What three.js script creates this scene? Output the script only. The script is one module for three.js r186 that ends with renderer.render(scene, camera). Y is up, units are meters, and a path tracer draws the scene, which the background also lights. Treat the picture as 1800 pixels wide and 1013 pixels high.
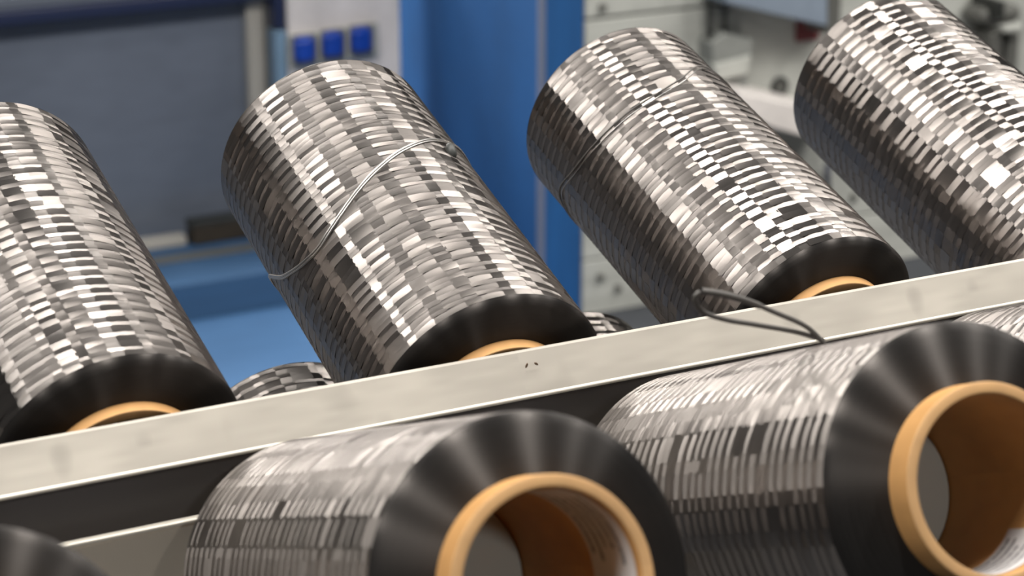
import * as THREE from 'three';
import { mergeGeometries } from 'three/addons/utils/BufferGeometryUtils.js';
import { RoundedBoxGeometry } from 'three/addons/geometries/RoundedBoxGeometry.js';
import { RectAreaLightUniformsLib } from 'three/addons/lights/RectAreaLightUniformsLib.js';

// ---------------------------------------------------------------- camera, light, exposure
RectAreaLightUniformsLib.init();
const scene = new THREE.Scene();
const renderer = new THREE.WebGLRenderer({ antialias: true });
renderer.toneMapping = THREE.LinearToneMapping;
renderer.toneMappingExposure = 1.0;
renderer.shadowMap.enabled = true;

const W = 1800, H = 1013, FOCAL = 3926.4;
const EYE = new THREE.Vector3(-0.49849, 0.45546, 1.00254);
const [PITCH, YAW, ROLL] = [19.33237, 26.95293, 0].map(THREE.MathUtils.degToRad);
const FWD = new THREE.Vector3(Math.sin(YAW) * Math.cos(PITCH), -Math.sin(PITCH), -Math.cos(YAW) * Math.cos(PITCH));
const R0 = new THREE.Vector3(Math.cos(YAW), 0, Math.sin(YAW)), U0 = new THREE.Vector3().crossVectors(R0, FWD);
const RIGHT = R0.clone().multiplyScalar(Math.cos(ROLL)).addScaledVector(U0, Math.sin(ROLL));
const UPV = U0.clone().multiplyScalar(Math.cos(ROLL)).addScaledVector(R0, -Math.sin(ROLL));
const camera = new THREE.PerspectiveCamera(2 * Math.atan(H / 2 / FOCAL) * 180 / Math.PI, W / H, 0.05, 60);
camera.position.copy(EYE);
camera.up.copy(UPV);
camera.lookAt(EYE.clone().add(FWD));
camera.focus = 1.26;
camera.userData.fStop = 10;
scene.add(camera);
scene.background = new THREE.Color(0x000000);

// linear luminaires on the hall ceiling, out of view, some rows added for fill: [x, z, length, runs along z?]
const LAMP_Y = 2.7, LAMP_W = 0.16, LAMP_COLOR = 0xfffbf5, LAMP_POWER = 150;
const LAMPS = [];
for (const x of [-3.0, -1.5, 0, 1.5, 3.0, 4.5]) LAMPS.push([x, 0.2, 1.0, true]);
for (const x of [-3.2, -1.6, 0, 1.6]) LAMPS.push([x, -5.9, 2.4, true]);  // added row, unseen: brightens the near bobbins
for (const x of [-2.25, -0.75, 0.75, 2.25]) LAMPS.push([x, -4.1, 0.5, true]);  // added short lamps, unseen: fill that lifts the base tone of the windings
for (const x of [3.0, 5.0]) LAMPS.push([x, -1.6, 0.45, true]);  // added pair, unseen: lights the right flanks of the far bobbins
LAMPS.push([-0.4, 4.6, 0.8, true]);

// a photo pixel is a direction; the plane (z or y) that the thing stands on gives its distance
function ray(px, py) {
  return FWD.clone().addScaledVector(RIGHT, (px - W / 2) / FOCAL).addScaledVector(UPV, -(py - H / 2) / FOCAL);
}
function onZ(px, py, z) { const d = ray(px, py); return EYE.clone().addScaledVector(d, (z - EYE.z) / d.z); }
function onY(px, py, y) { const d = ray(px, py); return EYE.clone().addScaledVector(d, (y - EYE.y) / d.y); }

// ---------------------------------------------------------------- helpers
let seed = 7;
function rnd() { seed = (seed + 0x6d2b79f5) | 0; let t = Math.imul(seed ^ (seed >>> 15), 1 | seed); t = (t + Math.imul(t ^ (t >>> 7), 61 | t)) ^ t; return ((t ^ (t >>> 14)) >>> 0) / 4294967296; }
const reseed = (s) => { seed = s * 7919 + 13; };
const taken = new Map();
function numbered(name) { const n = taken.get(name) ?? 0; taken.set(name, n + 1); return n ? name + '_' + String(n).padStart(3, '0') : name; }
function shade(o) { o.castShadow = true; o.receiveShadow = true; return o; }
function mesh(name, geometry, material, parent = scene) {
  const m = shade(new THREE.Mesh(geometry, material));
  m.name = parent === scene ? numbered(name) : name; parent.add(m); return m;
}
function tag(o, label, category, group) { o.userData.label = label; o.userData.category = category; if (group) o.userData.group = group; return o; }
function thing(name, label, category, pos, group) {
  const g = new THREE.Group(); g.name = numbered(name); scene.add(g);
  if (pos) g.position.copy(pos); return tag(g, label, category, group);
}
function structure(name, geometry, material, label, category) {
  const m = mesh(name, geometry, material); m.userData.kind = 'structure'; m.userData.label = label; m.userData.category = category; return m;
}
function box(x0, x1, y0, y1, z0, z1, r = 0) {
  const w = x1 - x0, h = y1 - y0, d = z1 - z0;
  const g = r ? new RoundedBoxGeometry(w, h, d, 2, Math.min(r, w / 2.01, h / 2.01, d / 2.01)) : new THREE.BoxGeometry(w, h, d);
  return g.translate((x0 + x1) / 2, (y0 + y1) / 2, (z0 + z1) / 2);
}
function tube(points, r, seg = 40, radial = 8, closed = false) {
  return new THREE.TubeGeometry(new THREE.CatmullRomCurve3(points, closed), seg, r, radial, closed);
}
function noiseTexture(w, h, fn, srgb = false) {
  const d = new Uint8Array(w * h * 4);
  for (let y = 0; y < h; y++) for (let x = 0; x < w; x++) {
    const c = fn(x, y); const i = (y * w + x) * 4;
    const a = Array.isArray(c) ? c : [c, c, c];
    for (let k = 0; k < 3; k++) d[i + k] = Math.max(0, Math.min(255, a[k] * 255));
    d[i + 3] = 255;
  }
  const t = new THREE.DataTexture(d, w, h); t.wrapS = t.wrapT = THREE.RepeatWrapping;
  t.magFilter = THREE.LinearFilter; t.minFilter = THREE.LinearMipmapLinearFilter;
  if (srgb) t.colorSpace = THREE.SRGBColorSpace; t.needsUpdate = true; return t;
}
// periodic value noise
function makeNoise(n, s) {
  reseed(s); const g = Array.from({ length: n * n }, rnd);
  return (u, v) => {
    const x = ((u % 1) + 1) % 1 * n, y = ((v % 1) + 1) % 1 * n, i = Math.floor(x), j = Math.floor(y);
    const f = x - i, q = y - j, sx = f * f * (3 - 2 * f), sy = q * q * (3 - 2 * q);
    const at = (a, b) => g[(b % n) * n + (a % n)];
    return (at(i, j) * (1 - sx) + at(i + 1, j) * sx) * (1 - sy) + (at(i, j + 1) * (1 - sx) + at(i + 1, j + 1) * sx) * sy;
  };
}
const n8 = makeNoise(8, 3), n24 = makeNoise(24, 4), n64 = makeNoise(64, 5), n160 = makeNoise(160, 6);

// ---------------------------------------------------------------- materials
const mats = {};
{
  // fibre filaments: fine streaks across u, slow along v
  reseed(11);
  const cols = Array.from({ length: 256 }, () => rnd()), cols2 = Array.from({ length: 32 }, () => rnd());
  const streak = noiseTexture(256, 64, (x, y) => 0.55 * cols[x] + 0.3 * cols2[x >> 3] + 0.15 * n24(x / 256 * 3, y / 64));
  streak.repeat.set(1 / 0.012, 1 / 0.05);
  const tone = noiseTexture(256, 64, (x, y) => { const v = 0.80 + 0.14 * cols2[x >> 3] + 0.06 * n24(x / 256, y / 64); return [v, v * 0.985, v * 0.965]; }, true);
  tone.repeat.set(1 / 0.012, 1 / 0.05);
  mats.fibre = new THREE.MeshPhysicalMaterial({ name: 'carbon_fibre_tow', color: new THREE.Color().setRGB(0.012, 0.012, 0.0125), metalness: 0, ior: 2.33, specularIntensity: 1.42, specularColor: new THREE.Color().setRGB(1, 0.905, 0.845), roughness: 0.31, anisotropy: 1.0, map: tone, bumpMap: streak, bumpScale: 0.000006 });
  mats.fibreEnd = new THREE.MeshPhysicalMaterial({ name: 'carbon_fibre_edge', color: new THREE.Color().setRGB(0.012, 0.012, 0.0125), metalness: 0, ior: 2.33, specularIntensity: 0.26, specularColor: new THREE.Color().setRGB(1, 0.905, 0.845), roughness: 0.42, anisotropy: 1.0, map: tone, bumpMap: streak, bumpScale: 0.000015 });
  mats.strand = new THREE.MeshPhysicalMaterial({ name: 'loose_tow', color: new THREE.Color().setRGB(0.36, 0.35, 0.34), metalness: 1, roughness: 0.32 });
  mats.cord = new THREE.MeshStandardMaterial({ name: 'black_tow_cord', color: new THREE.Color().setRGB(0.06, 0.055, 0.05), roughness: 0.55 });
  const cardTone = noiseTexture(256, 256, (x, y) => { const v = 0.88 + 0.12 * n64(x / 256, y / 256 * 0.25) - 0.05 * n160(x / 256, y / 256); return [v, v * 0.99, v * 0.97]; }, true);
  mats.card = new THREE.MeshStandardMaterial({ name: 'cardboard', color: new THREE.Color().setRGB(0.55, 0.30, 0.11), roughness: 0.62, map: cardTone });
  mats.cardEdge = new THREE.MeshStandardMaterial({ name: 'cardboard_edge', color: new THREE.Color().setRGB(0.55, 0.33, 0.15), roughness: 0.75, map: cardTone });
  // rail paint: worn, off-white with smudges
  const railTone = noiseTexture(512, 128, (x, y) => {
    const a = n8(x / 512, y / 128), b = n24(x / 512, y / 128), c = n64(x / 512 * 0.5, y / 128 * 2);
    let v = 0.86 + 0.1 * a - 0.07 * b + 0.05 * c; const s = n24(x / 512 + 0.37, y / 128 + 0.2); if (s > 0.80) v -= (s - 0.80) * 0.5;
    return [v, v * 0.985, v * 0.955];
  }, true);
  railTone.repeat.set(1 / 0.5, 1 / 0.125);
  mats.rail = new THREE.MeshStandardMaterial({ name: 'worn_rail_metal', color: new THREE.Color().setRGB(0.46, 0.44, 0.412), roughness: 0.6, metalness: 0.1, map: railTone });
  mats.lipPaint = new THREE.MeshStandardMaterial({ name: 'tan_lip_paint', color: new THREE.Color().setRGB(0.74, 0.66, 0.54), roughness: 0.6 });
  mats.railEdge = new THREE.MeshStandardMaterial({ name: 'rail_hem_metal', color: new THREE.Color().setRGB(0.66, 0.62, 0.54), roughness: 0.4, metalness: 0.3 });
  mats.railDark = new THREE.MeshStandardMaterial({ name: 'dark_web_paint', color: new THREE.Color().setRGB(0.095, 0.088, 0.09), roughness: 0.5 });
  mats.spindle = new THREE.MeshStandardMaterial({ name: 'grey_spindle', color: new THREE.Color().setRGB(0.42, 0.44, 0.42), roughness: 0.5 });
  const smudge = noiseTexture(256, 256, (x, y) => 0.9 + 0.1 * n8(x / 256, y / 256) - 0.04 * n64(x / 256, y / 256), true);
  const paint = (name, r, g, b, rough = 0.5, metal = 0) => new THREE.MeshStandardMaterial({ name, color: new THREE.Color().setRGB(r, g, b), roughness: rough, metalness: metal, map: smudge });
  mats.floor = paint('blue_floor_paint', 0.052, 0.145, 0.31, 0.7);
  mats.shaded = paint('shade_dark_floor', 0.055, 0.06, 0.07, 0.7);  // dark colour stands in for shade on the floor round the creel
  mats.wall = paint('hall_wall', 0.09, 0.09, 0.09, 0.8);
  mats.ceiling = paint('hall_ceiling', 0.14, 0.135, 0.13, 0.85);
  mats.blue = paint('deep_blue_paint', 0.006, 0.085, 0.27, 0.75);
  mats.blueSide = paint('blue_base_paint', 0.030, 0.092, 0.20, 0.75);
  mats.lightBlue = paint('light_blue_paint', 0.20, 0.32, 0.45, 0.5);
  mats.hood = paint('pale_blue_grey_hood', 0.23, 0.28, 0.35, 0.6);
  mats.greyMid = paint('machine_mid_grey', 0.27, 0.28, 0.265, 0.5);
  mats.navy = paint('navy_paint', 0.012, 0.02, 0.06, 0.45);
  mats.guard = paint('smoky_guard_sheet', 0.13, 0.15, 0.19, 0.3);
  mats.grey = paint('machine_grey', 0.50, 0.51, 0.475, 0.5);
  mats.greyLight = paint('machine_light_grey', 0.82, 0.77, 0.74, 0.55);
  mats.greyDark = paint('machine_dark_grey', 0.12, 0.12, 0.11, 0.5);
  mats.beige = paint('beige_strip', 0.42, 0.40, 0.36, 0.5);
  mats.strip = paint('blue_grey_strip', 0.16, 0.18, 0.25, 0.5);
  mats.black = paint('black_plastic', 0.02, 0.022, 0.02, 0.5);
  mats.maroon = paint('maroon_tag', 0.18, 0.04, 0.045, 0.6);
  mats.socketBlue = paint('blue_socket_plastic', 0.008, 0.06, 0.42, 0.35);
  mats.rust = paint('rust_brown', 0.16, 0.10, 0.06, 0.7);
  mats.brown = paint('dark_brown_box', 0.035, 0.026, 0.016, 0.6);
  mats.lamp = new THREE.MeshStandardMaterial({ name: 'lamp_diffuser', color: 0xffffff, emissive: LAMP_COLOR, emissiveIntensity: 2.0, roughness: 0.5 });
  mats.lampBody = paint('lamp_housing', 0.7, 0.7, 0.68, 0.5);
}

// ---------------------------------------------------------------- the hall
const FLOOR_Y = -1.15, CEIL_Y = 4.2, X0 = -9, X1 = 9, Z0 = -9, Z1 = 7;
structure('floor', box(X0, X1, FLOOR_Y - 0.1, FLOOR_Y, Z0, Z1), mats.shaded, 'dark grey concrete hall floor, shade put into its colour', 'floor');
structure('trim_1', box(-1.6, 1.6, FLOOR_Y, FLOOR_Y + 0.006, -3.6, onY(430, 725, FLOOR_Y).z, 0.002), mats.floor, 'light blue painted floor plate before the machine base', 'floor plate');  // blue kept to this strip so the bobbins mirror less of it
structure('ceiling', box(X0, X1, CEIL_Y, CEIL_Y + 0.1, Z0, Z1), mats.ceiling, 'pale ceiling of the factory hall', 'ceiling');
structure('wall_back', box(X0, X1, FLOOR_Y, CEIL_Y, Z0 - 0.1, Z0), mats.wall, 'pale wall behind the machines', 'wall');
structure('wall_front', box(X0, X1, FLOOR_Y, CEIL_Y, Z1, Z1 + 0.1), mats.wall, 'pale wall facing the machines', 'wall');
structure('wall_left', box(X0 - 0.1, X0, FLOOR_Y, CEIL_Y, Z0, Z1), mats.wall, 'pale end wall beside the grey guard', 'wall');
structure('wall_right', box(X1, X1 + 0.1, FLOOR_Y, CEIL_Y, Z0, Z1), mats.wall, 'pale end wall beside the grey machine', 'wall');

for (const [x, z, len, alongZ] of LAMPS) {
  const g = thing('linear_lamp', 'long white linear lamp out of view on the hall ceiling, placed for its light', 'lamp', new THREE.Vector3(x, LAMP_Y, z), 'linear lamps hung in rows from the ceiling');
  const a = LAMP_W / 2, b = len / 2;
  mesh('housing', box(-a - 0.01, a + 0.01, 0.02, 0.08, -b - 0.02, b + 0.02, 0.008), mats.lampBody, g);
  mesh('diffuser', box(-a, a, 0, 0.02, -b, b), mats.lamp, g);
  for (const s of [-1, 1]) mesh('hanger', new THREE.CylinderGeometry(0.006, 0.006, CEIL_Y - LAMP_Y - 0.08, 8).translate(0, (CEIL_Y - LAMP_Y + 0.08) / 2, s * b * 0.7), mats.greyDark, g);
  const l = new THREE.RectAreaLight(LAMP_COLOR, LAMP_POWER, LAMP_W, len);
  l.position.set(0, -0.004, 0); l.rotation.x = -Math.PI / 2; l.name = 'lamp_light'; g.add(l);
  if (!alongZ) g.rotation.y = Math.PI / 2;
}

// ---------------------------------------------------------------- the creel
const TIER = 0.19;                               // one rail below another
const dirFar = (yaw, tilt) => { const y = THREE.MathUtils.degToRad(yaw), t = THREE.MathUtils.degToRad(tilt); return new THREE.Vector3(Math.sin(y) * Math.cos(t), Math.sin(t), -Math.cos(y) * Math.cos(t)); };
const dirNear = (yaw, tilt) => { const d = dirFar(yaw, tilt); d.z *= -1; return d; };
const LEN = 0.2538, CORE_R = 0.043, CORE_WALL = 0.005;
const rack = thing('creel_rack', 'pale worn metal creel rack with spindles holding the bobbins', 'rack', new THREE.Vector3(0, FLOOR_Y, 0));
const RX0 = -1.05, RX1 = 1.7;
for (let tier = 0; tier < 2; tier++) {
  const dy = -tier * TIER - FLOOR_Y;
  const uvRail = (g) => { const p = g.attributes.position, u = g.attributes.uv; for (let i = 0; i < p.count; i++) u.setXY(i, p.getX(i), p.getY(i) + p.getZ(i)); return g; };
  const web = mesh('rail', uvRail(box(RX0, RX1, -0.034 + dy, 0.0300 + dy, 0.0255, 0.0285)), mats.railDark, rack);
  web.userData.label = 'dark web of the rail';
  const top = new THREE.Shape([[-0.0255, 0.0356], [-0.0268, 0.0358], [-0.0280, 0.0352], [-0.0402, 0.0148], [-0.0400, 0.0138], [-0.0380, 0.0136], [-0.0255, 0.0310]].map(([z, y]) => new THREE.Vector2(z, y + dy)));
  mesh('upper_lip', uvRail(new THREE.ExtrudeGeometry(top, { depth: RX1 - RX0, bevelEnabled: false }).rotateY(Math.PI / 2).translate(RX0, 0, 0)), mats.rail, web);
  const lip = new THREE.Shape([[-0.0385, -0.0166], [-0.0415, -0.0166], [-0.0415, -0.0185], [0.004, -0.082], [0.009, -0.080]].map(([z, y]) => new THREE.Vector2(z, y + dy)));
  mesh('lower_lip', new THREE.ExtrudeGeometry(lip, { depth: RX1 - RX0, bevelEnabled: false }).rotateY(Math.PI / 2).translate(RX0, 0, 0), mats.lipPaint, web);
  mesh('hem', new THREE.CylinderGeometry(0.0013, 0.0013, RX1 - RX0, 10).rotateZ(Math.PI / 2).translate((RX0 + RX1) / 2, 0.0146 + dy, 0.0396), mats.railEdge, web);
  mesh('hem', box(RX0, RX1, -0.0168 + dy, -0.0146 + dy, 0.0385, 0.043, 0.0008), mats.railEdge, web);
}
for (const x of [RX0, RX1]) mesh('post', box(x - 0.03, x + 0.03, 0, 0.10 - FLOOR_Y, -0.0145, 0.0255, 0.004), mats.rail, rack);
for (const x of [RX0, RX1]) mesh('foot', box(x - 0.04, x + 0.04, 0, 0.05, -0.35, 0.4, 0.006), mats.rail, rack);
const Y_AXIS = new THREE.Vector3(0, 1, 0);
function spindle(basePoint, axis, length) {        // rod out of the rail, with the disc that centres the core
  const s = new THREE.Group(); s.name = 'spindle'; rack.add(s);
  s.position.copy(basePoint).y -= FLOOR_Y; s.quaternion.setFromUnitVectors(Y_AXIS, axis);
  mesh('rod', new THREE.CylinderGeometry(0.009, 0.009, length, 20).translate(0, length / 2, 0), mats.spindle, s);
  mesh('disc', new THREE.LatheGeometry([[0, length - 0.012], [0.0368, length - 0.012], [0.0375, length - 0.011], [0.0375, length - 0.001], [0.0368, length], [0, length]].map(([a, b]) => new THREE.Vector2(a, b)), 48), mats.spindle, s);
}

// ---------------------------------------------------------------- bobbins
// cross-wound tow: rows of flat tow pieces, laid alternately at +angle and -angle
function windingGeometry(R, L, s, angle = 16) {
  reseed(s);
  const pos = [], nor = [], uv = [], idx = [];
  const rows = Math.round(L / 0.0040), colsN = 46;
  const base = THREE.MathUtils.degToRad(angle);
  const width = []; let sum = 0; for (let j = 0; j < colsN; j++) { const w = (j & 1 ? 0.75 : 1.25) * (0.75 + 0.5 * rnd()); width.push(w); sum += w; }
  const edge = [0]; for (let j = 0; j < colsN; j++) edge.push(edge[j] + width[j] / sum * 2 * Math.PI);
  const NA = 3, NB = 2;
  const run = []; let cur = 0, total = 0; const height = [], level = [0];
  for (let i = 0; i < rows; i++) { if (rnd() < 0.93) cur ^= 1; run.push(cur); const h = (cur ? 1.2 : 0.8) * (0.8 + 0.4 * rnd()); height.push(h); total += h; }
  for (let i = 0; i < rows; i++) level.push(level[i] + height[i] / total * L);
  const flip = []; let side = 0; for (let j = 0; j < colsN; j++) { if (rnd() < 0.5) side ^= 1; flip.push(side); }
  for (let i = 0; i < rows; i++) for (let j = 0; j < colsN; j++) {
    const dz = level[i + 1] - level[i]; let fam = (run[i] + flip[j]) & 1; if (rnd() < 0.05) fam ^= 1;
    const th = (fam ? 1 : -1) * base + (rnd() - 0.5) * 0.035;
    const lift = fam ? 0.00014 : 0.0, tiltZ = (rnd() - 0.5) * 0.11, tiltP = (rnd() - 0.5) * 0.025;
    const wP = (edge[j + 1] - edge[j]) * (fam ? 1.10 : 1.05), wZ = dz * (fam ? 1.0 : 1.12);
    const cp = (edge[j] + edge[j + 1]) / 2, cz = level[i] + (0.5 + (rnd() - 0.5) * 0.08) * dz;
    const start = pos.length / 3, c = Math.cos(th), q = Math.sin(th);
    for (let b = 0; b <= NB; b++) for (let a = 0; a <= NA; a++) {
      const lp = (a / NA - 0.5) * wP, lz = (b / NB - 0.5) * wZ;
      const phi = cp + lp, z = Math.min(L, Math.max(0, cz + lz + lp * R * Math.tan(th) * 0.3));
      const e = 2 * b / NB - 1, crown = 0.04;
      const r = R + lift - 0.00007 * e * e;
      pos.push(r * Math.cos(phi), z, r * Math.sin(phi));
      const bend = cp + lp * 0.12 + tiltP, nz = e * crown + tiltZ;      // a piece of tow lies nearly flat between two crossings
      const nx = Math.cos(bend), nn = Math.sin(bend), l = Math.hypot(nx, nz, nn);
      nor.push(nx / l, nz / l, nn / l);
      const arc = phi * R; uv.push(-q * arc + c * z, c * arc + q * z);
    }
    for (let b = 0; b < NB; b++) for (let a = 0; a < NA; a++) {
      const k = start + b * (NA + 1) + a; idx.push(k, k + NA + 1, k + 1, k + 1, k + NA + 1, k + NA + 2);
    }
  }
  const g = new THREE.BufferGeometry();
  g.setAttribute('position', new THREE.Float32BufferAttribute(pos, 3)); g.setAttribute('normal', new THREE.Float32BufferAttribute(nor, 3));
  g.setAttribute('uv', new THREE.Float32BufferAttribute(uv, 2)); g.setIndex(idx); return g;
}
// profile of [radius, height] swept about y; u runs along the profile, v around it
function sweep(profile, seg, flip = false) {
  const pos = [], uv = [], idx = []; let d = 0;
  profile.forEach(([r, y], i) => {
    if (i) d += Math.hypot(r - profile[i - 1][0], y - profile[i - 1][1]);
    for (let k = 0; k <= seg; k++) { const a = k / seg * Math.PI * 2; pos.push(r * Math.cos(a), y, r * Math.sin(a)); uv.push(d, a * 0.055); }
  });
  for (let i = 0; i < profile.length - 1; i++) for (let k = 0; k < seg; k++) {
    const a = i * (seg + 1) + k, b = a + seg + 1; flip ? idx.push(a, a + 1, b, b, a + 1, b + 1) : idx.push(a, b, a + 1, a + 1, b, b + 1);
  }
  const g = new THREE.BufferGeometry();
  g.setAttribute('position', new THREE.Float32BufferAttribute(pos, 3)); g.setAttribute('uv', new THREE.Float32BufferAttribute(uv, 2)); g.setIndex(idx);
  g.computeVertexNormals();
  const n = g.attributes.normal;                // join the seam
  for (let i = 0; i < profile.length; i++) { const a = i * (seg + 1), b = a + seg, v = new THREE.Vector3(n.getX(a) + n.getX(b), n.getY(a) + n.getY(b), n.getZ(a) + n.getZ(b)).normalize(); n.setXYZ(a, v.x, v.y, v.z); n.setXYZ(b, v.x, v.y, v.z); }
  return g;
}
const CORE_BACK = -0.010, CORE_FRONT = LEN + 0.0164;
function bobbin(o) {
  const R = o.R, g = thing('carbon_fibre_bobbin', o.label, 'bobbin', o.base, o.group);
  g.quaternion.setFromUnitVectors(Y_AXIS, o.axis);
  const sh = 0.004, proud = 0.0025;
  const w = mesh('fibre_winding', windingGeometry(R, LEN - 2 * sh, o.seed).translate(0, sh, 0), mats.fibre, g);
  mesh('under_layer', sweep([[R - 0.0006, sh], [R - 0.0006, LEN - sh]], 96, true), mats.fibre, w);
  const face = (top) => {
    const p = [[CORE_R - 0.0005, proud], [CORE_R + 0.008, proud * 0.75], [R - 0.010, 0.0005], [R - 0.005, -0.0003], [R - 0.002, -0.0014], [R - 0.0006, -0.0027], [R, -sh]];
    return sweep(p.map(([r, y]) => [r, top ? LEN + y : -y]), 128, top ? false : true);
  };
  for (const top of [false, true]) { const f = mesh('winding_end', face(top), mats.fibreEnd, g); f.userData.label = 'flat dark end of the wound fibre'; }
  const core = mesh('cardboard_core', sweep([[CORE_R, CORE_BACK + 0.0006], [CORE_R, CORE_FRONT - 0.0006]], 96, true), mats.card, g);
  core.userData.label = 'brown cardboard tube core';
  for (const [y, s] of [[CORE_BACK, 1], [CORE_FRONT, -1]])
    mesh('core_rim', sweep([[CORE_R, y + s * 0.0006], [CORE_R - 0.0005, y], [CORE_R - CORE_WALL + 0.0005, y], [CORE_R - CORE_WALL, y + s * 0.0006]], 96, s < 0), mats.cardEdge, core);
  mesh('core_bore', sweep([[CORE_R - CORE_WALL, CORE_BACK + 0.0006], [CORE_R - CORE_WALL, CORE_FRONT - 0.0006]], 96, false), mats.card, core);
  return g;
}
const farGroup = 'bobbins on the far side of the rail', nearGroup = 'bobbins on the near side of the rail', lowGroup = 'bobbins on the far side of the lower rail';
const V = (x, y, z) => new THREE.Vector3(x, y, z);
function farBobbin(base, axis, R, seed, label, group = farGroup) {
  spindle(base.clone().addScaledVector(axis, -0.018), axis, 0.16);
  return bobbin({ base, axis, R, seed, group, label });
}
function nearBobbin(front, axis, R, seed, label, reach = 0.21) {      // placed by the middle of its front end
  const base = front.clone().addScaledVector(axis, -LEN);
  spindle(base.clone().addScaledVector(axis, -0.085), axis, reach + 0.035);
  return bobbin({ base, axis, R, seed, group: nearGroup, label });
}
farBobbin(V(-0.2088, 0.0005, -0.0002), dirFar(-0.35, 17.0), 0.0672, 21, 'grey-black carbon fibre bobbin behind the rail, before the smoky guard sheet');
const tiedBobbin = farBobbin(V(-0.0013, -0.0015, 0.0005), dirFar(0.9, 17.9), 0.0679, 22, 'carbon fibre bobbin behind the rail tied with a shiny loose strand');
const groovedBobbin = farBobbin(V(0.2110, 0.0002, -0.0004), dirFar(-0.33, 17.5), 0.0658, 23, 'carbon fibre bobbin behind the rail with a thin dark tie, beside the blue cabinet');
farBobbin(V(0.4187, 0.0007, -0.0011), dirFar(-0.13, 18.0), 0.0668, 24, 'carbon fibre bobbin behind the rail, before the grey machine with the round bushing');
const firstNear = nearBobbin(V(-0.356, 0.0615, 0.3174), dirNear(0, 23.9), 0.0665, 31, 'carbon fibre bobbin before the rail showing only its dark end');
const labelNear = nearBobbin(V(-0.1399, 0.0626, 0.3181), dirNear(-0.31, 23.35), 0.0681, 32, 'carbon fibre bobbin before the rail, pale label high inside its core');
const loopNear = nearBobbin(V(0.0678, 0.0629, 0.3193), dirNear(-1.34, 24.9), 0.0708, 33, 'carbon fibre bobbin before the rail with a black tow loop on top', 0.232);
nearBobbin(V(0.2760, 0.0629, 0.3180), dirNear(-0.5, 24), 0.0690, 34, 'carbon fibre bobbin before the rail, next after the one with the tow loop');
farBobbin(V(-0.034, -TIER, 0), dirFar(0, 17.7), 0.067, 41, 'lower-tier carbon fibre bobbin peeking over the rail against the blue floor', lowGroup);
farBobbin(V(0.168, -TIER, 0), dirFar(0, 17.7), 0.067, 42, 'lower-tier carbon fibre bobbin peeking over the rail against the grey machine', lowGroup);

// ---------------------------------------------------------------- machines behind
function onX(px, py, x) { const d = ray(px, py); return EYE.clone().addScaledVector(d, (x - EYE.x) / d.x); }
// box whose front face covers a photo rectangle on the plane z, reaching back by depth
function panelAt(x0, y0, x1, y1, z, depth, r = 0.004) {
  const mx = (x0 + x1) / 2, my = (y0 + y1) / 2;
  return box(onZ(x0, my, z).x, onZ(x1, my, z).x, onZ(mx, y1, z).y, onZ(mx, y0, z).y, z - depth, z, r);
}
function prism(pixels, z, depth) {
  const s = new THREE.Shape(pixels.map(([x, y]) => { const p = onZ(x, y, z); return new THREE.Vector2(p.x, p.y); }));
  return new THREE.ExtrudeGeometry(s, { depth, bevelEnabled: true, bevelSize: 0.003, bevelThickness: 0.003, bevelSegments: 1 }).translate(0, 0, z - depth);
}
const GZ = -3.5, SZ = -3.40, BZ = -2.85, MZ = -2.85;
{ // enclosure with the smoky guard sheet on a blue base
  const g = thing('guarded_machine', 'machine enclosure with smoky grey-blue guard sheet and dark navy top bar', 'machine');
  const xl = -1.6, xr = onZ(470, 200, GZ).x, deckY = onZ(400, 398, GZ).y;
  const frontZ = onY(430, 553, FLOOR_Y).z, topY = onZ(0, -420, GZ).y;
  mesh('guard_sheet', box(xl, onZ(440, 200, GZ).x, deckY, topY, GZ - 0.02, GZ), mats.guard, g).userData.label = 'smoky grey-blue guard sheet';
  mesh('top_bar', box(xl, xr, onZ(0, 48, GZ + 0.05).y, onZ(0, 22, GZ + 0.05).y, GZ, GZ + 0.05, 0.006), mats.navy, g);
  mesh('top_rail', box(xl, xr, onZ(0, 20, GZ + 0.03).y, onZ(0, -4, GZ + 0.03).y, GZ, GZ + 0.03, 0.004), mats.guard, g);
  mesh('top_cover', box(xl, xr, onZ(0, -8, GZ + 0.03).y, topY, GZ, GZ + 0.03, 0.004), mats.greyLight, g);
  mesh('pale_post', box(onZ(438, 150, GZ + 0.02).x, onZ(468, 150, GZ + 0.02).x, deckY, topY, GZ - 0.02, GZ + 0.02, 0.003), mats.beige, g);
  mesh('dark_gap_strip', box(onZ(469, 150, GZ + 0.02).x, onZ(484, 150, GZ + 0.02).x, deckY, topY, GZ - 0.02, GZ + 0.02, 0.003), mats.greyDark, g);  // solid strip in place of a gap, its shade put into the colour
  const base = thing('machine_base', 'low blue painted base under the smoky guard sheet', 'machine base');
  mesh('plinth', box(xl, 1.50, FLOOR_Y, deckY - 0.001, GZ - 0.3, frontZ, 0.01), mats.blueSide, base);
  const grooveZ = onY(400, 438, deckY + 0.004).z;
  mesh('deck_strip', box(xl, 1.49, deckY - 0.001, deckY + 0.003, grooveZ - 0.02, grooveZ + 0.02, 0.001), mats.greyDark, base);
  mesh('ledge', box(xl, onZ(330, 372, GZ + 0.10).x, deckY - 0.001, deckY + 0.021, GZ + 0.055, GZ + 0.085, 0.003), mats.beige, base);
}
{
  const g = thing('junction_box', 'dark brown box standing on the blue machine base', 'box');
  const y0 = onZ(400, 398, GZ).y, z = GZ + 0.10, x0 = onZ(337, 368, z).x;
  mesh('body', box(x0, x0 + 0.16, y0, y0 + 0.042, GZ + 0.055, z, 0.004), mats.brown, g);
  mesh('lid', box(x0 - 0.003, x0 + 0.163, y0 + 0.042, y0 + 0.052, GZ + 0.054, z + 0.003, 0.003), mats.black, g);
}
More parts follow.
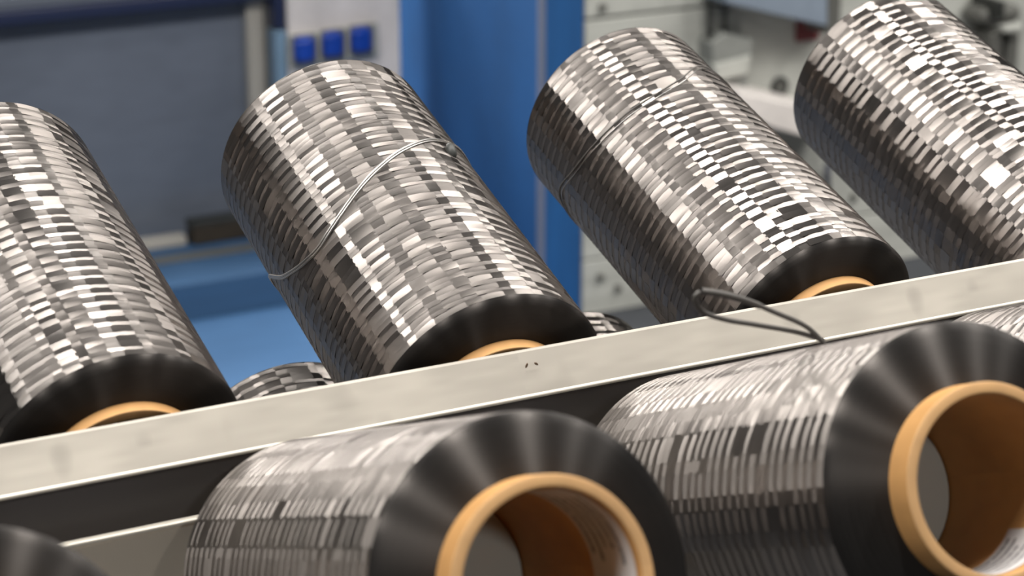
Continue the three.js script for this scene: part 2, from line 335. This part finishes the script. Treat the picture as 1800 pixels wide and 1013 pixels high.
{ // socket panel
  const g = thing('socket_panel', 'pale grey panel with three blue flap sockets in a row', 'socket panel');
  mesh('plate', panelAt(507, -160, 704, 290, SZ, 0.05, 0.004), mats.greyLight, g);
  const s0 = onZ(487, 100, SZ).x, s1 = onZ(506, 100, SZ).x;
  mesh('side_strip', box(s0, s1, onZ(495, 290, SZ).y, onZ(495, 55, SZ).y, SZ - 0.05, SZ - 0.005, 0.003), mats.lightBlue, g);
  mesh('side_strip', box(s0, s1, onZ(495, 52, SZ).y, onZ(495, -160, SZ).y, SZ - 0.05, SZ - 0.005, 0.003), mats.navy, g);
  const shroud = mesh('socket_frame', prism([[512, 66], [662, 42], [664, 96], [514, 118]], SZ + 0.008, 0.008), mats.grey, g);
  for (const [x, y] of [[538, 88], [588, 79], [638, 71]]) {
    const so = mesh('socket', panelAt(x - 21, y - 26, x + 21, y + 26, SZ + 0.02, 0.018, 0.006), mats.greyDark, g);
    mesh('flap', panelAt(x - 17, y - 22, x + 19, y + 24, SZ + 0.042, 0.03, 0.014), mats.socketBlue, so);
  }
}
const cabX = onZ(951, 250, BZ).x;
{ // blue cabinet
  const g = thing('blue_cabinet', 'tall deep blue cabinet with a grey corner strip', 'cabinet');
  const xr = onZ(1025, 260, BZ).x, top = onZ(980, -500, BZ).y, backZ = onX(701, 60, cabX).z;
    mesh('body', box(cabX, xr, FLOOR_Y, top, Math.min(backZ, SZ), BZ, 0.006), mats.blue, g);
  mesh('corner_strip', box(cabX - 0.003, cabX + 0.008, FLOOR_Y, top, BZ - 0.012, BZ + 0.003, 0.002), mats.strip, g);
}
{ // grey machine
  const g = thing('grey_machine', 'large grey-white machine with bolted panels, cables and a round bushing', 'machine');
  const xl = onZ(1027, 250, MZ).x, top = onZ(1100, -500, MZ).y;
  mesh('body', box(xl + 0.004, xl + 3, FLOOR_Y, top, MZ - 0.7, MZ - 0.012), mats.greyDark, g);
  const j1 = onZ(1150, 22, MZ).y, j2 = onZ(1045, 456, MZ).y, xm = onZ(1270, 40, MZ).x;
  mesh('panel', box(xl, xm, j1 + 0.003, top, MZ - 0.012, MZ, 0.003), mats.grey, g);
  mesh('panel', box(xl, xl + 3, j2 + 0.002, j1 - 0.003, MZ - 0.012, MZ, 0.003), mats.grey, g);
  mesh('panel', box(xm + 0.004, xl + 3, j1 - 0.002, top, MZ - 0.012, MZ, 0.003), mats.grey, g);
  mesh('panel', box(xl, xl + 3, FLOOR_Y, j2 - 0.002, MZ - 0.012, MZ, 0.003), mats.grey, g);
  const disc = (px, py, rpx, h, m, name, z = MZ) => { const p = onZ(px, py, z); return mesh(name, new THREE.CylinderGeometry(rpx / 870, rpx / 870, h, 24).rotateX(Math.PI / 2).translate(p.x, p.y, z + h / 2), m, g); };
  for (const [x, y] of [[1057, 12], [1053, 486], [1084, 505], [1498, 345]]) disc(x, y, 6, 0.012, mats.greyDark, 'bolt');
  const cable = (pts, r, m) => mesh('cable', tube(pts.map(([x, y, z]) => onZ(x, y, z)), r, 30), m, g);
  cable([[1247, -60, MZ + 0.03], [1247, 40, MZ + 0.03], [1251, 118, MZ + 0.03]], 0.0055, mats.black);
  cable([[1275, -60, MZ + 0.03], [1275, 40, MZ + 0.03], [1276, 95, MZ + 0.03]], 0.005, mats.black);
  mesh('bracket', prism([[1252, 78], [1272, 60], [1322, 72], [1316, 112], [1254, 122]], MZ + 0.05, 0.05), mats.greyMid, g);
  mesh('bracket_plate', prism([[1256, 116], [1318, 100], [1312, 128], [1262, 140]], MZ + 0.06, 0.06), mats.grey, g);
  mesh('bracket_column', prism([[1262, 136], [1312, 126], [1308, 215], [1264, 225]], MZ + 0.04, 0.04), mats.greyMid, g);
  mesh('blue_hood', prism([[1278, 4], [1452, 44], [1452, -80], [1278, -80]], MZ + 0.1, 0.1), mats.hood, g).userData.label = 'pale blue sloping hood';
  mesh('hood_gap_strip', panelAt(1455, -80, 1480, 60, MZ + 0.09, 0.09), mats.greyDark, g);  // fills the dark gap beside the hood, shade given by its colour
  mesh('maroon_tag', panelAt(1403, 36, 1442, 72, MZ + 0.012, 0.012, 0.002), mats.maroon, g);
  const bp = onZ(1369, 152, MZ);
  mesh('bushing', new THREE.TorusGeometry(0.017, 0.005, 12, 32).translate(bp.x, bp.y, MZ + 0.003), mats.black, g);
  mesh('bushing_bore', new THREE.CylinderGeometry(0.012, 0.012, 0.004, 24).rotateX(Math.PI / 2).translate(bp.x + 0.003, bp.y, MZ + 0.002), mats.greyDark, g);
  mesh('support_arm', prism([[1296, 164], [1400, 186], [1500, 212], [1500, 262], [1356, 222], [1296, 190]], MZ + 0.16, 0.16), mats.greyLight, g);
  cable([[1455, 290, MZ + 0.02], [1454, 312, MZ + 0.04], [1456, 335, MZ + 0.02]], 0.007, mats.navy);
  // valves on the upper part
  disc(1711, 20, 8, 0.03, mats.greyDark, 'bolt');
  const valve = mesh('valve', panelAt(1726, 12, 1800, 44, MZ + 0.08, 0.08, 0.02), mats.greyDark, g);
  mesh('valve_cap', panelAt(1756, 2, 1768, 34, MZ + 0.11, 0.1, 0.006), mats.black, valve);
  mesh('valve_stem', panelAt(1742, 56, 1764, 104, MZ + 0.07, 0.07, 0.008), mats.greyDark, valve);
  mesh('valve_pipe', panelAt(1772, 56, 1792, 150, MZ + 0.06, 0.06, 0.01), mats.greyDark, valve);
  mesh('pipe_elbow', panelAt(1766, 44, 1800, 58, MZ + 0.09, 0.08, 0.008), mats.grey, valve);
}

// ---------------------------------------------------------------- small details
// where a photo pixel meets a bobbin's surface of radius r: [angle, height] in the bobbin's own axes
function onBobbin(b, r, px, py, inside = false) {
  b.updateMatrixWorld(true); const inv = b.matrixWorld.clone().invert();
  const o = EYE.clone().applyMatrix4(inv), d = EYE.clone().add(ray(px, py)).applyMatrix4(inv).sub(o);
  const A = d.x * d.x + d.z * d.z, B = o.x * d.x + o.z * d.z, C = o.x * o.x + o.z * o.z - r * r, D = Math.max(0, B * B - A * C);
  const t = (-B + (inside ? 1 : -1) * Math.sqrt(D)) / A, p = o.addScaledVector(d, t);
  return [Math.atan2(p.z, p.x), p.y];
}
function aroundBobbin(b, r, pixels, shift = 0) {     // closed path round a bobbin through the given pixels
  const hits = pixels.map(([x, y]) => onBobbin(b, r, x, y));
  for (let i = 1; i < hits.length; i++) { while (hits[i][0] - hits[i - 1][0] > Math.PI) hits[i][0] -= 2 * Math.PI; while (hits[i][0] - hits[i - 1][0] < -Math.PI) hits[i][0] += 2 * Math.PI; }
  const first = hits[0], last = hits[hits.length - 1], dir = Math.sign(last[0] - first[0]), gap = dir * 2 * Math.PI - (last[0] - first[0]);
  const back = []; for (let i = 1; i < 12; i++) { const k = i / 12; back.push([last[0] + gap * k, last[1] + (first[1] - last[1]) * k]); }
  return [...hits, ...back].map(([a, y]) => new THREE.Vector3(r * Math.cos(a), y + shift, r * Math.sin(a)));
}
{ // shiny strand tied round one bobbin
  const path = [[473, 492], [500, 486], [535, 462], [560, 436], [580, 405], [605, 368], [640, 322], [680, 283], [715, 260], [755, 247], [790, 252], [815, 268]];
  mesh('tie_strand', tube(aroundBobbin(tiedBobbin, 0.0683, path, 0.0009), 0.0008, 160, 8, true), mats.strand, tiedBobbin).userData.label = 'bright loose strand round the middle';
  mesh('tie_strand', tube(aroundBobbin(tiedBobbin, 0.0683, path, -0.0010), 0.0007, 160, 8, true), mats.strand, tiedBobbin);
  const [a, y] = onBobbin(tiedBobbin, 0.069, 793, 266);
  const k = new THREE.SphereGeometry(0.0032, 14, 10).scale(1, 1.7, 1).rotateX(0.5).translate(0.0690 * Math.cos(a), y, 0.0690 * Math.sin(a));
  mesh('strand_knot', k, mats.black, tiedBobbin).userData.label = 'small black knot';
}
{
  const path = [[985, 338], [1010, 300], [1040, 262], [1075, 226], [1110, 196], [1150, 170], [1195, 142], [1235, 118]];
  mesh('tie_strand', tube(aroundBobbin(groovedBobbin, 0.0660, path, 0.001), 0.0006, 160, 6, true), mats.cord, groovedBobbin).userData.label = 'thin dark tie round the winding';
  mesh('tie_strand', tube(aroundBobbin(groovedBobbin, 0.0660, path, -0.0022), 0.0005, 160, 6, true), mats.strand, groovedBobbin);
}
{ // black loop of tow standing off a near bobbin
  const [a, y] = onBobbin(loopNear, 0.0708, 1450, 600);
  const anchor = loopNear.localToWorld(new THREE.Vector3(0.0704 * Math.cos(a), y, 0.0704 * Math.sin(a)));
  const at = (px, py, dz) => loopNear.worldToLocal(onZ(px, py, anchor.z + dz));
  const pts = [loopNear.worldToLocal(anchor.clone()), at(1418, 575, 0.004), at(1359, 548, 0.008), at(1318, 531, 0.010), at(1275, 520, 0.012), at(1240, 512, 0.012), at(1222, 520, 0.012), at(1233, 546, 0.010), at(1271, 561, 0.008), at(1328, 571, 0.006), at(1400, 584, 0.003), at(1447, 598, 0.0005)];
  mesh('tow_loop', tube(pts, 0.0012, 90, 8), mats.cord, loopNear).userData.label = 'black loop of loose tow';
  const tip = [at(1232, 512, 0.0135), at(1262, 516, 0.0135), at(1300, 525, 0.0125), at(1335, 538, 0.0115)];
  mesh('tow_loop', tube(tip, 0.0016, 30, 8), mats.cord, loopNear);
}
// paper labels inside the cores: curved sheets with illegible grey print
function coreLabel(b, a0, a1, y0, y1, s) {
  reseed(s); const r = CORE_R - CORE_WALL - 0.0004, n = 24, pos = [], uv = [], idx = [];
  for (let i = 0; i <= n; i++) for (const k of [0, 1]) { const a = a0 + (a1 - a0) * i / n; pos.push(r * Math.cos(a), k ? y1 : y0, r * Math.sin(a)); uv.push(i / n, k); }
  for (let i = 0; i < n; i++) { const k = i * 2; idx.push(k, k + 1, k + 2, k + 2, k + 1, k + 3); }
  const g = new THREE.BufferGeometry(); g.setAttribute('position', new THREE.Float32BufferAttribute(pos, 3)); g.setAttribute('uv', new THREE.Float32BufferAttribute(uv, 2)); g.setIndex(idx); g.computeVertexNormals();
  const bars = []; for (let i = 0; i < 5; i++) bars.push([0.08 + 0.1 * rnd(), 0.12 + 0.16 * i, 0.4 + 0.45 * rnd()]);
  const t = noiseTexture(256, 128, (x, y) => { const u = x / 256, v = y / 128; let c = 0.9; for (const [x0, yy, w] of bars) if (u > x0 && u < x0 + w && Math.abs(v - yy) < 0.035 && n64(u * 2, v) > 0.3) c = 0.45; return c; }, true);
  t.wrapS = t.wrapT = THREE.ClampToEdgeWrapping;
  const m = mesh('paper_label', g, new THREE.MeshStandardMaterial({ name: 'label_paper', color: new THREE.Color().setRGB(0.62, 0.60, 0.60), roughness: 0.7, map: t, side: THREE.DoubleSide }), b);
  m.userData.label = 'pale printed paper label inside the core';
}
{
  coreLabel(labelNear, -1.25, 0.55, 0.2285, 0.2655, 5);
  coreLabel(loopNear, 0.70, 2.2, 0.232, 0.2625, 6);
}
// rust flecks on the rail
for (const [x, y] of [[926, 643], [943, 640]]) {
  const p = onZ(x, y, 0.0342); const web = rack.children.find((c) => c.name === 'rail');
  mesh('rust_fleck', new THREE.CylinderGeometry(0.0006, 0.0007, 0.0003, 7).scale(1, 1, 2.2).rotateX(Math.PI / 2).rotateZ(0.4 + x).translate(p.x, p.y - FLOOR_Y, 0.0341), mats.rust, web);
}
renderer.render(scene, camera);
